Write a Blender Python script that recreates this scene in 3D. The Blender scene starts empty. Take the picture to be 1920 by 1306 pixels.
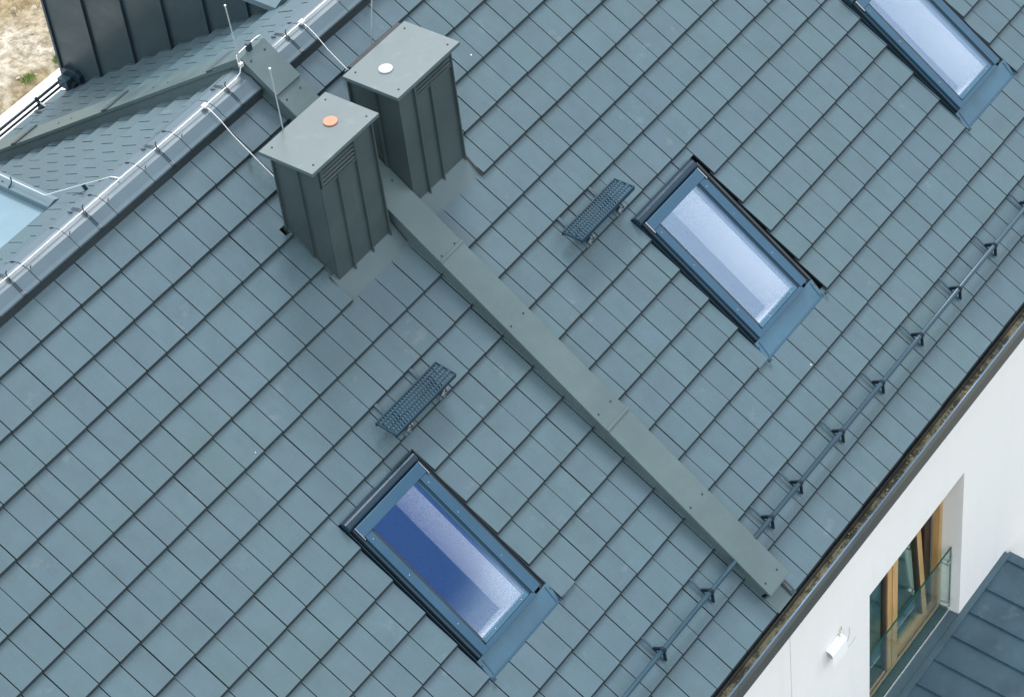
import bpy, math, random
from mathutils import Matrix, Vector
random.seed(7)
SC = bpy.context.scene
COL = SC.collection
R = math.radians

# ------------------------------------------------------------------ camera
CAM_LOC = (-8.568731, -11.456228, 12.063807)
cd = bpy.data.cameras.new('camera')
cam = bpy.data.objects.new('camera', cd)
COL.objects.link(cam)
right = (0.5840859763, -0.8057931998, -0.0976774870)
down = (-0.6107090457, -0.3569982033, -0.7068145049)
fwd = (0.5346756342, 0.4724929650, -0.7006228402)
cam.matrix_world = Matrix(((right[0], -down[0], -fwd[0], CAM_LOC[0]),
                           (right[1], -down[1], -fwd[1], CAM_LOC[1]),
                           (right[2], -down[2], -fwd[2], CAM_LOC[2]),
                           (0, 0, 0, 1)))
cd.sensor_fit = 'HORIZONTAL'
cd.sensor_width = 36.0
FPX = 4789.95
cd.lens = 36.0 * FPX / 1920.0
cd.clip_start = 0.5
cd.clip_end = 3000
SC.camera = cam

# ------------------------------------------------------------------ sky, sun, exposure
SUN = Vector((0.50, 0.33, 0.80)).normalized()      # towards the sun
wd = bpy.data.worlds.new('World')
SC.world = wd
wd.use_nodes = True
wn, wl = wd.node_tree.nodes, wd.node_tree.links
wn.clear()
w_out = wn.new('ShaderNodeOutputWorld')
w_bg = wn.new('ShaderNodeBackground')
w_bg.inputs['Strength'].default_value = 0.13
sky = wn.new('ShaderNodeTexSky')
sky.sky_type = 'NISHITA'
sky.sun_disc = False
sky.sun_elevation = math.asin(SUN.z)
sky.sun_rotation = math.atan2(SUN.x, SUN.y)
sky.dust_density = 0.2
sky.ozone_density = 5.0
tc = wn.new('ShaderNodeTexCoord')
# broken cloud: one noise field over the whole sky, with a clear patch in it to the south-east
nz = wn.new('ShaderNodeTexNoise')
nz.inputs['Scale'].default_value = 2.3
nz.inputs['Detail'].default_value = 5
nz.inputs['Roughness'].default_value = 0.55
nz.inputs['Distortion'].default_value = 0.4
wl.new(tc.outputs['Generated'], nz.inputs['Vector'])
dist = wn.new('ShaderNodeVectorMath'); dist.operation = 'DISTANCE'
wl.new(tc.outputs['Generated'], dist.inputs[0])
dist.inputs[1].default_value = (0.44, -0.53, 0.73)
gap = wn.new('ShaderNodeMapRange')
gap.inputs['From Min'].default_value = 0.03
gap.inputs['From Max'].default_value = 0.122
gap.inputs['To Min'].default_value = -0.42
gap.inputs['To Max'].default_value = 0.0
wl.new(dist.outputs['Value'], gap.inputs['Value'])
add = wn.new('ShaderNodeMath'); add.operation = 'ADD'
nz2 = wn.new('ShaderNodeTexNoise'); nz2.inputs['Scale'].default_value = 15; nz2.inputs['Detail'].default_value = 2.5; nz2.inputs['Distortion'].default_value = 1.0
wl.new(tc.outputs['Generated'], nz2.inputs['Vector'])
fine = wn.new('ShaderNodeMath'); fine.operation = 'MULTIPLY_ADD'
wl.new(nz2.outputs['Fac'], fine.inputs[0]); fine.inputs[1].default_value = 0.30; wl.new(nz.outputs['Fac'], fine.inputs[2])
fine2 = wn.new('ShaderNodeMath'); fine2.operation = 'SUBTRACT'; wl.new(fine.outputs[0], fine2.inputs[0]); fine2.inputs[1].default_value = 0.15
wl.new(fine2.outputs[0], add.inputs[0]); wl.new(gap.outputs['Result'], add.inputs[1])
cr = wn.new('ShaderNodeMapRange'); cr.interpolation_type = 'SMOOTHSTEP'
cr.inputs['From Min'].default_value = 0.26
cr.inputs['From Max'].default_value = 0.52
wl.new(add.outputs[0], cr.inputs['Value'])
mx = wn.new('ShaderNodeMix'); mx.data_type = 'RGBA'
wl.new(cr.outputs['Result'], mx.inputs['Factor'])
wl.new(sky.outputs['Color'], mx.inputs[6])
mx.inputs[7].default_value = (6.9, 7.2, 7.5, 1)     # lit cloud
wl.new(mx.outputs[2], w_bg.inputs['Color'])
wl.new(w_bg.outputs[0], w_out.inputs[0])

sl = bpy.data.lights.new('sun', 'SUN')
sl.energy = 1.7
sl.angle = R(20)
sl.color = (1.0, 0.985, 0.96)
so = bpy.data.objects.new('sun', sl)
COL.objects.link(so)
so.rotation_euler = SUN.to_track_quat('Z', 'Y').to_euler()
so.location = (10, 10, 20)

vs = SC.view_settings
vs.view_transform = 'Standard'
vs.look = 'None'
vs.gamma = 1
vs.use_curve_mapping = False
vs.exposure = 0.78
SC.cycles.use_denoising = True
SC.cycles.denoising_input_passes = 'RGB'
SC.cycles.sample_clamp_indirect = 2.5
SC.cycles.use_adaptive_sampling = False

# ------------------------------------------------------------------ geometry helpers
TH = R(36.86); CT, ST = math.cos(TH), math.sin(TH)          # near slope
TB = R(34.5); CB, SB = math.cos(TB), math.sin(TB)           # far slope
APY, APZ = 0.143, 0.107                                     # ridge line
# slope frames: (along the ridge, up the slope, off the slope)
FS = Matrix.Rotation(TH, 4, 'X')
BS = Matrix.Translation((0, APY, APZ)) @ Matrix.Rotation(-TB, 4, 'X')   # (along, DOWN the slope, off)
ID = Matrix.Identity(4)
def F(u, s, h=0.0): return FS @ Vector((u, -s, h))
def B(u, s, h=0.0): return BS @ Vector((u, s, h))

def to_pix(P):
    v = Vector(P) - Vector(CAM_LOC)
    z = v.dot(Vector(fwd))
    return (FPX*v.dot(Vector(right))/z + 960, FPX*v.dot(Vector(down))/z + 653)

MW = {}
def thing(name, label, cat, M=ID, group=None):
    o = bpy.data.objects.new(name, None)
    COL.objects.link(o)
    o.empty_display_size = 0.1
    o.matrix_world = M
    MW[o.name] = M.copy()
    o['label'] = label; o['category'] = cat
    if group: o['group'] = group
    return o

class MB:
    """collects solids in one frame, links them as one mesh object"""
    def __init__(s): s.v = []; s.f = []
    def add(s, vs_, fs_):
        n = len(s.v); s.v += [tuple(p) for p in vs_]; s.f += [tuple(i+n for i in f) for f in fs_]; return s
    def box(s, x0, x1, y0, y1, z0, z1):
        v = [(x0,y0,z0),(x1,y0,z0),(x1,y1,z0),(x0,y1,z0),(x0,y0,z1),(x1,y0,z1),(x1,y1,z1),(x0,y1,z1)]
        return s.add(v, [(3,2,1,0),(4,5,6,7),(0,1,5,4),(1,2,6,5),(2,3,7,6),(3,0,4,7)])
    def prism_x(s, prof, x0, x1):
        """closed polygon of (y, z) pushed along X"""
        n = len(prof)
        v = [(x0,y,z) for y,z in prof] + [(x1,y,z) for y,z in prof]
        f = [(i,(i+1)%n,n+(i+1)%n,n+i) for i in range(n)] + [tuple(range(n-1,-1,-1)), tuple(range(n,2*n))]
        return s.add(v, f)
    def prism_z(s, prof, z0, z1):
        n = len(prof)
        v = [(x,y,z0) for x,y in prof] + [(x,y,z1) for x,y in prof]
        f = [(i,(i+1)%n,n+(i+1)%n,n+i) for i in range(n)] + [tuple(range(n-1,-1,-1)), tuple(range(n,2*n))]
        return s.add(v, f)
    def prism_y(s, prof, y0, y1):
        n = len(prof)
        v = [(x,y0,z) for x,z in prof] + [(x,y1,z) for x,z in prof]
        f = [(i,n+i,n+(i+1)%n,(i+1)%n) for i in range(n)] + [tuple(range(n)), tuple(range(2*n-1,n-1,-1))]
        return s.add(v, f)
    def sheet_x(s, prof, x0, x1, t):
        """open folded sheet: profile of (y, z), thickness t, pushed along X"""
        n = len(prof); off = []
        for i,(y,z) in enumerate(prof):
            a = prof[max(i-1,0)]; b = prof[min(i+1,n-1)]
            dy, dz = b[0]-a[0], b[1]-a[1]; L = math.hypot(dy,dz) or 1
            off.append((y+dz/L*t, z-dy/L*t))
        return s.prism_x(list(prof)+off[::-1], x0, x1)
    def tube(s, pts, r, n=8, cap=True):
        pts = [Vector(p) for p in pts]; m = len(pts); rings = []
        prev = None
        for i,p in enumerate(pts):
            d = (pts[min(i+1,m-1)]-pts[max(i-1,0)]).normalized()
            if prev is None:
                a = Vector((0,0,1)) if abs(d.z) < .9 else Vector((1,0,0))
                e = d.cross(a).normalized()
            else:
                e = (prev - d*prev.dot(d)).normalized()
            prev = e; g = d.cross(e)
            rr = r[i] if isinstance(r,(list,tuple)) else r
            rings.append([p + (e*math.cos(2*math.pi*k/n) + g*math.sin(2*math.pi*k/n))*rr for k in range(n)])
        v = [q for ring in rings for q in ring]
        f = [(i*n+k, i*n+(k+1)%n, (i+1)*n+(k+1)%n, (i+1)*n+k) for i in range(m-1) for k in range(n)]
        if cap: f += [tuple(range(n-1,-1,-1)), tuple((m-1)*n+k for k in range(n))]
        return s.add(v, f)
    def disc(s, c, r, z0, z1, n=24):
        return s.prism_z([(c[0]+r*math.cos(2*math.pi*k/n), c[1]+r*math.sin(2*math.pi*k/n)) for k in range(n)], z0, z1)
    def mesh(s, name, M=ID):
        me = bpy.data.meshes.new(name)
        me.from_pydata([tuple(M @ Vector(p)) for p in s.v], [], s.f)
        me.update()
        return me
    def build(s, name, mat, parent=None, A=ID, bevel=0, smooth=False, kind=None):
        Mi = MW[parent.name].inverted() if parent else ID
        me = s.mesh(name, Mi @ A)
        return place(name, me, mat, parent, bevel, smooth, kind)

def place(name, me, mat, parent=None, bevel=0, smooth=False, kind=None):
    if mat and not me.materials: me.materials.append(mat)
    o = bpy.data.objects.new(name, me)
    COL.objects.link(o)
    if parent:
        o.parent = parent
        MW[o.name] = MW[parent.name]
    else:
        MW[o.name] = ID
    if smooth:
        for p in me.polygons: p.use_smooth = True
    if bevel:
        b = o.modifiers.new('bevel', 'BEVEL'); b.width = bevel; b.segments = 2; b.limit_method = 'ANGLE'; b.angle_limit = R(30)
    if kind: o['kind'] = kind
    return o
def tag(o, label, cat, group=None):
    o['label'] = label; o['category'] = cat
    if group: o['group'] = group
    return o
def clone(o, parent, loc=None):
    c = o.copy(); COL.objects.link(c); c.parent = parent; MW[c.name] = MW[parent.name]
    if loc is not None: c.location = loc
    return c

# ------------------------------------------------------------------ materials
def new_mat(name):
    m = bpy.data.materials.new(name); m.use_nodes = True
    nt = m.node_tree; b = nt.nodes['Principled BSDF']
    return m, nt, b
def noise(nt, scale, detail=4, rough=.55, vec=None):
    n = nt.nodes.new('ShaderNodeTexNoise')
    n.inputs['Scale'].default_value = scale; n.inputs['Detail'].default_value = detail; n.inputs['Roughness'].default_value = rough
    if vec is not None: nt.links.new(vec, n.inputs['Vector'])
    return n
def pos(nt, scale=(1,1,1)):
    g = nt.nodes.new('ShaderNodeNewGeometry')
    mp = nt.nodes.new('ShaderNodeMapping'); mp.inputs['Scale'].default_value = scale
    nt.links.new(g.outputs['Position'], mp.inputs['Vector'])
    return mp.outputs['Vector']
def maprange(nt, src, a, b, c, d):
    m = nt.nodes.new('ShaderNodeMapRange')
    for k,v in zip(('From Min','From Max','To Min','To Max'), (a,b,c,d)): m.inputs[k].default_value = v
    nt.links.new(src, m.inputs['Value']); return m.outputs['Result']
def mixc(nt, fac, a, b, blend='MIX'):
    m = nt.nodes.new('ShaderNodeMix'); m.data_type = 'RGBA'; m.blend_type = blend
    for sock, v in ((m.inputs['Factor'],fac),(m.inputs[6],a),(m.inputs[7],b)):
        if isinstance(v, (tuple,list)): sock.default_value = (*v,1) if len(v)==3 else v
        elif isinstance(v, (int,float)): sock.default_value = v
        else: nt.links.new(v, sock)
    return m.outputs[2]
def math_n(nt, op, a, b=None):
    m = nt.nodes.new('ShaderNodeMath'); m.operation = op
    for i,v in enumerate((a,b)):
        if v is None: continue
        if isinstance(v,(int,float)): m.inputs[i].default_value = v
        else: nt.links.new(v, m.inputs[i])
    return m.outputs[0]
def bump(nt, b, src, strength, dist=0.002):
    n = nt.nodes.new('ShaderNodeBump'); n.inputs['Strength'].default_value = strength; n.inputs['Distance'].default_value = dist
    nt.links.new(src, n.inputs['Height']); nt.links.new(n.outputs['Normal'], b.inputs['Normal'])
def specks(nt, scale, size, thr):
    """sparse pale droppings / chips: returns a mask"""
    v = nt.nodes.new('ShaderNodeTexVoronoi'); v.inputs['Scale'].default_value = scale
    p = pos(nt); nz_ = noise(nt, 60, 2, .6, p)
    vm = nt.nodes.new('ShaderNodeMix'); vm.data_type = 'VECTOR'; vm.inputs['Factor'].default_value = .012
    nt.links.new(p, vm.inputs[4]); nt.links.new(nz_.outputs['Color'], vm.inputs[5])
    nt.links.new(vm.outputs[1], v.inputs['Vector'])
    near = math_n(nt, 'LESS_THAN', v.outputs['Distance'], size)
    sep = nt.nodes.new('ShaderNodeSeparateColor'); nt.links.new(v.outputs['Color'], sep.inputs[0])
    rare = math_n(nt, 'GREATER_THAN', sep.outputs[0], thr)
    return math_n(nt, 'MULTIPLY', near, rare)

def painted(name, col, rough=.42, var=.12, speck=0.0, spec=.5, dust=None, wave=0):
    m, nt, b = new_mat(name)
    n1 = noise(nt, 2.2, 5, .6, pos(nt)); n2 = noise(nt, 55, 3, .6, pos(nt))
    f = maprange(nt, n1.outputs['Fac'], .3, .7, 1-var, 1+var)
    hs = nt.nodes.new('ShaderNodeHueSaturation'); hs.inputs['Color'].default_value = (*col,1)
    nt.links.new(f, hs.inputs['Value'])
    c = hs.outputs['Color']
    if dust:
        dn = noise(nt, 9, 6, .65, pos(nt))
        c = mixc(nt, maprange(nt, dn.outputs['Fac'], .56, .75, 0, dust), c, (.42,.44,.43))
    if speck:
        c = mixc(nt, specks(nt, 3.0, .035, 1-speck), c, (.75,.76,.74))
    nt.links.new(c, b.inputs['Base Color'])
    nt.links.new(maprange(nt, n1.outputs['Fac'], .3, .7, rough-.07, rough+.09), b.inputs['Roughness'])
    b.inputs['Specular IOR Level'].default_value = spec
    bump(nt, b, n2.outputs['Fac'], .05, .001)
    if wave:      # thin sheet never lies quite flat
        n3 = noise(nt, 3.2, 2, .5, pos(nt))
        bn = nt.nodes.new('ShaderNodeBump'); bn.inputs['Strength'].default_value = wave; bn.inputs['Distance'].default_value = .02
        nt.links.new(n3.outputs['Fac'], bn.inputs['Height'])
        old = b.inputs['Normal'].links[0].from_node
        nt.links.new(bn.outputs['Normal'], old.inputs['Normal'])
        n4 = noise(nt, 1, 4, .6, pos(nt, (26,26,2.0)))      # faint run marks
        nt.links.new(mixc(nt, maprange(nt, n4.outputs['Fac'], .58, .82, 0, .07), c, (.30,.33,.33)), b.inputs['Base Color'])
    return m

def tile_mat():
    m, nt, b = new_mat('engobed_clay_tile')
    oi = nt.nodes.new('ShaderNodeObjectInfo')
    p = pos(nt)
    big = noise(nt, .55, 4, .6, p)
    mid = noise(nt, 5.5, 5, .6, p)
    fine = noise(nt, 170, 3, .6, p)
    streak = noise(nt, 1, 4, .6, pos(nt, (70, 2.2, 2.2)))
    base = mixc(nt, maprange(nt, math_n(nt, 'ADD', big.outputs['Fac'], math_n(nt, 'MULTIPLY', mid.outputs['Fac'], .5)), .48, 1.02, 0, 1), TILE_A, TILE_B)
    # each tile came out of the kiln a little different
    hs = nt.nodes.new('ShaderNodeHueSaturation')
    nt.links.new(base, hs.inputs['Color'])
    v = math_n(nt, 'MULTIPLY', maprange(nt, oi.outputs['Random'], 0, 1, .955, 1.03), maprange(nt, mid.outputs['Fac'], .3, .7, .93, 1.07))
    v = math_n(nt, 'MULTIPLY', v, maprange(nt, streak.outputs['Fac'], .3, .75, 1.03, .965))
    v = math_n(nt, 'MULTIPLY', v, maprange(nt, fine.outputs['Fac'], .3, .7, .96, 1.04))
    nt.links.new(v, hs.inputs['Value'])
    hu = math_n(nt, 'FRACT', math_n(nt, 'MULTIPLY', oi.outputs['Random'], 7.31))
    nt.links.new(maprange(nt, hu, 0, 1, .495, .506), hs.inputs['Hue'])
    c = hs.outputs['Color']
    dn = noise(nt, 3.2, 7, .7, p)
    c = mixc(nt, maprange(nt, dn.outputs['Fac'], .62, .8, 0, .25), c, (.33,.37,.37))
    c = mixc(nt, specks(nt, 4.2, .028, .87), c, (.8,.82,.8))
    nt.links.new(c, b.inputs['Base Color'])
    nt.links.new(maprange(nt, mid.outputs['Fac'], .3, .7, .42, .56), b.inputs['Roughness'])
    b.inputs['Specular IOR Level'].default_value = .45
    bump(nt, b, fine.outputs['Fac'], .12, .001)
    return m

TILE_A = (.076, .127, .143); TILE_B = (.071, .121, .153)
M_TILE = tile_mat()
M_EDGE_SHADE = painted('shaded_edge', (.030,.042,.048), .7, .15, spec=.2)  # dark colour stands in for shade below tile butts and in the joints
M_UNDER = painted('underlay', (.012,.014,.016), .8, .1)
M_COPE = painted('grey_green_sheet', (.084,.128,.134), .38, .12, speck=.12, wave=.5)
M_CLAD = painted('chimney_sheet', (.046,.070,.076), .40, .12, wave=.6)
M_LEAD = painted('apron_sheet', (.076,.118,.130), .42, .12, speck=.2)
M_CAP = painted('cap_sheet', (.070,.108,.117), .36, .10, speck=.3, dust=.12)
M_RIDGE = painted('ridge_sheet', (.082,.126,.155), .42, .08, speck=.3)
M_BLUE = painted('skylight_lacquer', (.020,.074,.130), .32, .08, speck=.5)
M_APRON = painted('apron_lacquer', (.042,.118,.180), .32, .22, speck=.3)
M_HOOD = painted('hood_lacquer', (.014,.036,.058), .14, .08, spec=.3)
M_DARK = painted('black_rubber', (.010,.013,.016), .6, .1)
M_NAVY = painted('navy_lacquer', (.012,.032,.050), .35, .1)
M_PIPE = painted('pipe_lacquer', (.028,.068,.100), .32, .1)
M_TREAD = painted('tread_lacquer', (.012,.038,.062), .6, .15, spec=.2)
M_TOOTH = painted('tread_tooth', (.034,.092,.135), .5, .15)
M_STRAP = painted('strap_lacquer', (.062,.108,.135), .45, .1)
M_CLAMP = painted('clamp_lacquer', (.008,.020,.030), .65, .1, spec=.2)
M_GUT = painted('gutter_sheet', (.085,.090,.085), .30, .25)
M_GUTSIDE = painted('side_flashing_sheet', (.030,.042,.048), .4, .15)
M_FASC = painted('fascia_sheet', (.060,.066,.066), .4, .12)
M_GUTIN, nt, b = new_mat('gutter_silt')
gq = noise(nt, 1, 7, .7, pos(nt, (9,14,14))); gq2 = noise(nt, 1.1, 3, .5, pos(nt)); gq3 = noise(nt, 90, 4, .7, pos(nt))
gf = math_n(nt, 'ADD', gq.outputs['Fac'], maprange(nt, gq2.outputs['Fac'], .3, .7, -.16, .16))
gc = mixc(nt, maprange(nt, gf, .43, .57, 0, 1), (.045,.048,.040), (.34,.30,.19))
nt.links.new(mixc(nt, maprange(nt, gq3.outputs['Fac'], .4, .65, 0, .5), gc, (.12,.11,.055)), b.inputs['Base Color']); b.inputs['Roughness'].default_value = .8
bump(nt, b, gq.outputs['Fac'], .8, .01)
M_RIM = painted('gutter_bead', (.10,.17,.26), .25, .1)
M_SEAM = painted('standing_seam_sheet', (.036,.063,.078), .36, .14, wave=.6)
M_CANOPY = painted('canopy_sheet', (.048,.100,.138), .34, .22, wave=.5, speck=.6, dust=.12)
M_FLASH = painted('flashing_sheet', (.062,.110,.142), .36, .15, speck=.3)
M_SILL = painted('sill_sheet', (.035,.075,.080), .35, .1)
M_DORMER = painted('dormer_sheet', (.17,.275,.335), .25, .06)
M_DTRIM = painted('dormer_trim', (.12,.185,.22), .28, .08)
M_WOOD, nt, b = new_mat('larch')
wv = noise(nt, 1, 5, .6, pos(nt, (60,60,3)))
nt.links.new(mixc(nt, maprange(nt, wv.outputs['Fac'], .3,.7,0,1), (.62,.41,.18), (.48,.27,.10)), b.inputs['Base Color'])
b.inputs['Roughness'].default_value = .45
M_BROWN = painted('dark_timber', (.045,.032,.024), .5, .2)
M_WHITE, nt, b = new_mat('white_render')
w3 = noise(nt, 1, 4, .6, pos(nt, (9,9,.7)))
w1 = noise(nt, .8, 5, .6, pos(nt)); w2 = noise(nt, 240, 3, .6, pos(nt))
nt.links.new(mixc(nt, maprange(nt, w3.outputs['Fac'], .52,.8,0,.35), mixc(nt, maprange(nt, w1.outputs['Fac'], .3,.75,0,1), (.84,.84,.835), (.79,.795,.79)), (.68,.68,.66)), b.inputs['Base Color'])
b.inputs['Roughness'].default_value = .85; b.inputs['Specular IOR Level'].default_value = .2
bump(nt, b, w2.outputs['Fac'], .25, .002)
M_LINING = painted('white_lining', (.90,.91,.91), .6, .02)
M_ROOM = painted('room_dark', (.012,.013,.015), .8, .1)
M_STEEL, nt, b = new_mat('bright_aluminium')
b.inputs['Base Color'].default_value = (.86,.86,.87,1); b.inputs['Metallic'].default_value = .55; b.inputs['Roughness'].default_value = .38
M_CHROME, nt, b = new_mat('brushed_steel')
b.inputs['Base Color'].default_value = (.6,.6,.6,1); b.inputs['Metallic'].default_value = 1; b.inputs['Roughness'].default_value = .22
M_GALV = painted('grey_rod', (.33,.38,.39), .4, .05)
M_ORANGE = painted('orange_disc', (.56,.225,.135), .6, .05)
M_DISC = painted('white_disc', (.42,.47,.50), .6, .05)
M_RUST = painted('rusty_edge', (.065,.068,.070), .7, .3)
def glass_mat(name, tint, refl, edge=.75, gtint=(.95,.97,1)):
    m, nt, b = new_mat(name)
    nt.nodes.remove(b)
    out = nt.nodes['Material Output']
    tr = nt.nodes.new('ShaderNodeBsdfTransparent'); tr.inputs[0].default_value = (*tint,1)
    gl = nt.nodes.new('ShaderNodeBsdfGlossy'); gl.inputs['Roughness'].default_value = .0; gl.inputs[0].default_value = (*gtint,1)
    lw = nt.nodes.new('ShaderNodeLayerWeight'); lw.inputs['Blend'].default_value = .5
    f = math_n(nt, 'POWER', lw.outputs['Facing'], 3.0)
    f = maprange(nt, f, 0, 1, refl, edge)
    mxs = nt.nodes.new('ShaderNodeMixShader')
    nt.links.new(f, mxs.inputs[0]); nt.links.new(tr.outputs[0], mxs.inputs[1]); nt.links.new(gl.outputs[0], mxs.inputs[2])
    nt.links.new(mxs.outputs[0], out.inputs[0])
    return m
M_GLASS = glass_mat('roof_glass', (1,1,1), .21, .6, (.53,.72,1.0))
M_WGLASS = glass_mat('window_glass', (.76,.93,.90), .34, .75, (.80,.95,.92))
M_BGLASS = glass_mat('balustrade_glass', (.965,1,.99), .035, .55, (.8,1,.97))
M_GEDGE = painted('glass_edge', (.01,.09,.075), .1, .05)

# ------------------------------------------------------------------ the two houses: roots
GROUND = -9.0
MID = 2.06
house_l = thing('house', 'grey tiled house on the left of the long parapet, its roof holding the blue skylight', 'house', Matrix.Translation((-1.5, 0, GROUND)))
house_r = thing('house', 'grey tiled house on the right of the long parapet, with timber window in white wall', 'house', Matrix.Translation((6.0, 0, GROUND)))

W = 0.2127; GA = 0.33091; EAVE = 5.662
SKY_U = [0.0, 3.775, 7.06]                # offsets of the three skylights along the roof
SKY_HOLE = (-.208, .672, 2.735, 4.3015)
holes_f = [(o+SKY_HOLE[0], o+(.7165 if 3 < o < 4 else SKY_HOLE[1]), SKY_HOLE[2], SKY_HOLE[3]) for o in SKY_U]
holes_f += [(1.234, 1.96, .88, 1.40), (1.203, 1.96, 1.40, 1.6545), (2.15, 2.842, .83, 1.38), (2.15, 2.862, 1.38, 1.6545), (1.180, 1.234, .88, .95)]

def cut(rects, hole):
    out = []
    a0,a1,b0,b1 = hole
    for u0,u1,s0,s1 in rects:
        if a1<=u0+1e-6 or a0>=u1-1e-6 or b1<=s0+1e-6 or b0>=s1-1e-6: out.append((u0,u1,s0,s1)); continue
        if b0 > s0: out.append((u0,u1,s0,b0))
        if b1 < s1: out.append((u0,u1,b1,s1))
        m0, m1 = max(s0,b0), min(s1,b1)
        if a0 > u0: out.append((u0,a0,m0,m1))
        if a1 < u1: out.append((a1,u1,m0,m1))
    return [r for r in out if r[1]-r[0] > .012 and r[3]-r[2] > .012]

STEP_F, STEP_B = 0.032, 0.050; SLAB = 0.019; GAP = 0.0044
def tile_solid(mb, u0, u1, s0, s1, sl, gauge, lap, front=True):
    """a slab from s0 (upper) to s1 (lower) of the tile whose butt is at sl; y is up the slope from the butt"""
    def top(s): return -(STEP_F if front else STEP_B)*(sl-s)/gauge
    up = s0-lap
    c = .0180; cn = .0165
    yb, yt = sl-s1, sl-up
    prof = [(yb, top(s1)-SLAB), (yb, top(s1)-c), (yb+cn, top(s1)), (yt, top(up)), (yt, top(up)-SLAB)]
    n = len(mb.f)
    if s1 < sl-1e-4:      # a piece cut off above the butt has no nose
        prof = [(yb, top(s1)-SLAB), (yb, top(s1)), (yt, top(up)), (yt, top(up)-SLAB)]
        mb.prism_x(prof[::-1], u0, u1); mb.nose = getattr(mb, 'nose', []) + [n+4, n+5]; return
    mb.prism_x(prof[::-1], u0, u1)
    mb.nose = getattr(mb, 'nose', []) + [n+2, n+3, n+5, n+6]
full_mesh = {}
def roof_field(parent, cols, u_lim, rows, hol, front, gauge):
    """tiles of one slope of one house; returns a list of (pixel size, object maker)"""
    res = []
    for (sl, up) in rows:
        for c0 in cols:
            a0, a1 = max(c0, u_lim[0]), min(c0+W, u_lim[1])
            if a1-a0 < .02: continue
            rects = [(a0, a1, up, sl)]
            for h in hol: rects = cut(rects, h)
            if not rects: continue
            g0, g1 = GAP*random.uniform(.5,1.5), GAP*random.uniform(.5,1.5)
            P = [F(a0,up), F(a1,up), F(a1,sl), F(a0,sl)] if front else [B(a0,up), B(a1,up), B(a1,sl), B(a0,sl)]
            px = [to_pix(p) for p in P]
            inside = any(-5 < x < 1925 and -5 < y < 1311 for x,y in px)
            area = abs(sum(px[i][0]*px[(i+1)%4][1]-px[(i+1)%4][0]*px[i][1] for i in range(4)))/2
            frac = sum((r[1]-r[0])*(r[3]-r[2]) for r in rects)/(W*gauge)
            whole = len(rects) == 1 and abs(a1-a0-W) < 1e-4 and frac > .999 and abs((sl-up)-gauge) < 1e-4
            res.append(dict(inside=inside, area=area*frac, rects=rects, whole=whole, u=c0, sl=sl, up=up, g=(g0,g1), front=front, gauge=gauge))
    return res
def tile_object(t, parent):
    org = F(t['u'], t['sl']) if t['front'] else B(t['u'], t['sl'])
    key = (t['front'],)
    if t['whole'] and key in full_mesh:
        me = full_mesh[key]
    else:
        mb = MB()
        for (u0,u1,s0,s1) in t['rects']:
            tile_solid(mb, u0-t['u']+GAP*.9*(abs(u0-t['u'])<1e-5), u1-t['u']-GAP*.9*(abs(u1-t['u']-W)<1e-5), s0, s1, t['sl'], t['gauge'], .045 if abs(s0-t['up']) < 1e-5 else 0, t['front'])
        if not t['front']:
            mb.v = [(W-x, y, z) for x,y,z in mb.v]
        me = mb.mesh('roof_tile')
        me.materials.append(M_TILE); me.materials.append(M_EDGE_SHADE)
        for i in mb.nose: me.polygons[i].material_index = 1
        if t['whole']: full_mesh[key] = me
    o = place('roof_tile', me, M_TILE, parent)
    j = lambda a: random.uniform(-a, a)
    if t['front']:
        M = Matrix.Translation(org) @ Matrix.Rotation(TH+j(.005), 4, 'X') @ Matrix.Rotation(j(.004), 4, 'Y') @ Matrix.Rotation(j(.0032), 4, 'Z') @ Matrix.Translation((j(.0012), j(.0022), j(.001)))
    else:   # turned about so that local y still runs up its slope
        M = Matrix.Translation(org) @ Matrix.Rotation(-TB+j(.002), 4, 'X') @ Matrix.Rotation(math.pi, 4, 'Z') @ Matrix.Translation((-W+j(.0009), j(.0015), j(.001)))
    o.matrix_local = MW[parent.name].inverted() @ M
    return o
def tile_stuff(ts, parent):
    mb = MB(); noses = []
    for t in ts:
        for (u0,u1,s0,s1) in t['rects']:
            k = MB(); tile_solid(k, u0+t['g'][0], u1-t['g'][1], s0, s1, t['sl'], t['gauge'], .045 if abs(s0-t['up']) < 1e-5 else 0, t['front'])
            # local y (up from the butt) back to the slope frame
            if t['front']: vv = [FS @ Vector((x, y-t['sl'], z)) for x,y,z in k.v]; ff = k.f
            else: vv = [BS @ Vector((x, t['sl']-y, z)) for x,y,z in k.v]; ff = [f[::-1] for f in k.f]
            noses += [len(mb.f)+i for i in k.nose]
            mb.add(vv, ff)
    if mb.v:
        o = mb.build('roof_tiles', M_TILE, parent, kind='stuff'); o.data.materials.append(M_EDGE_SHADE)
        for i in noses: o.data.polygons[i].material_index = 1

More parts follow.
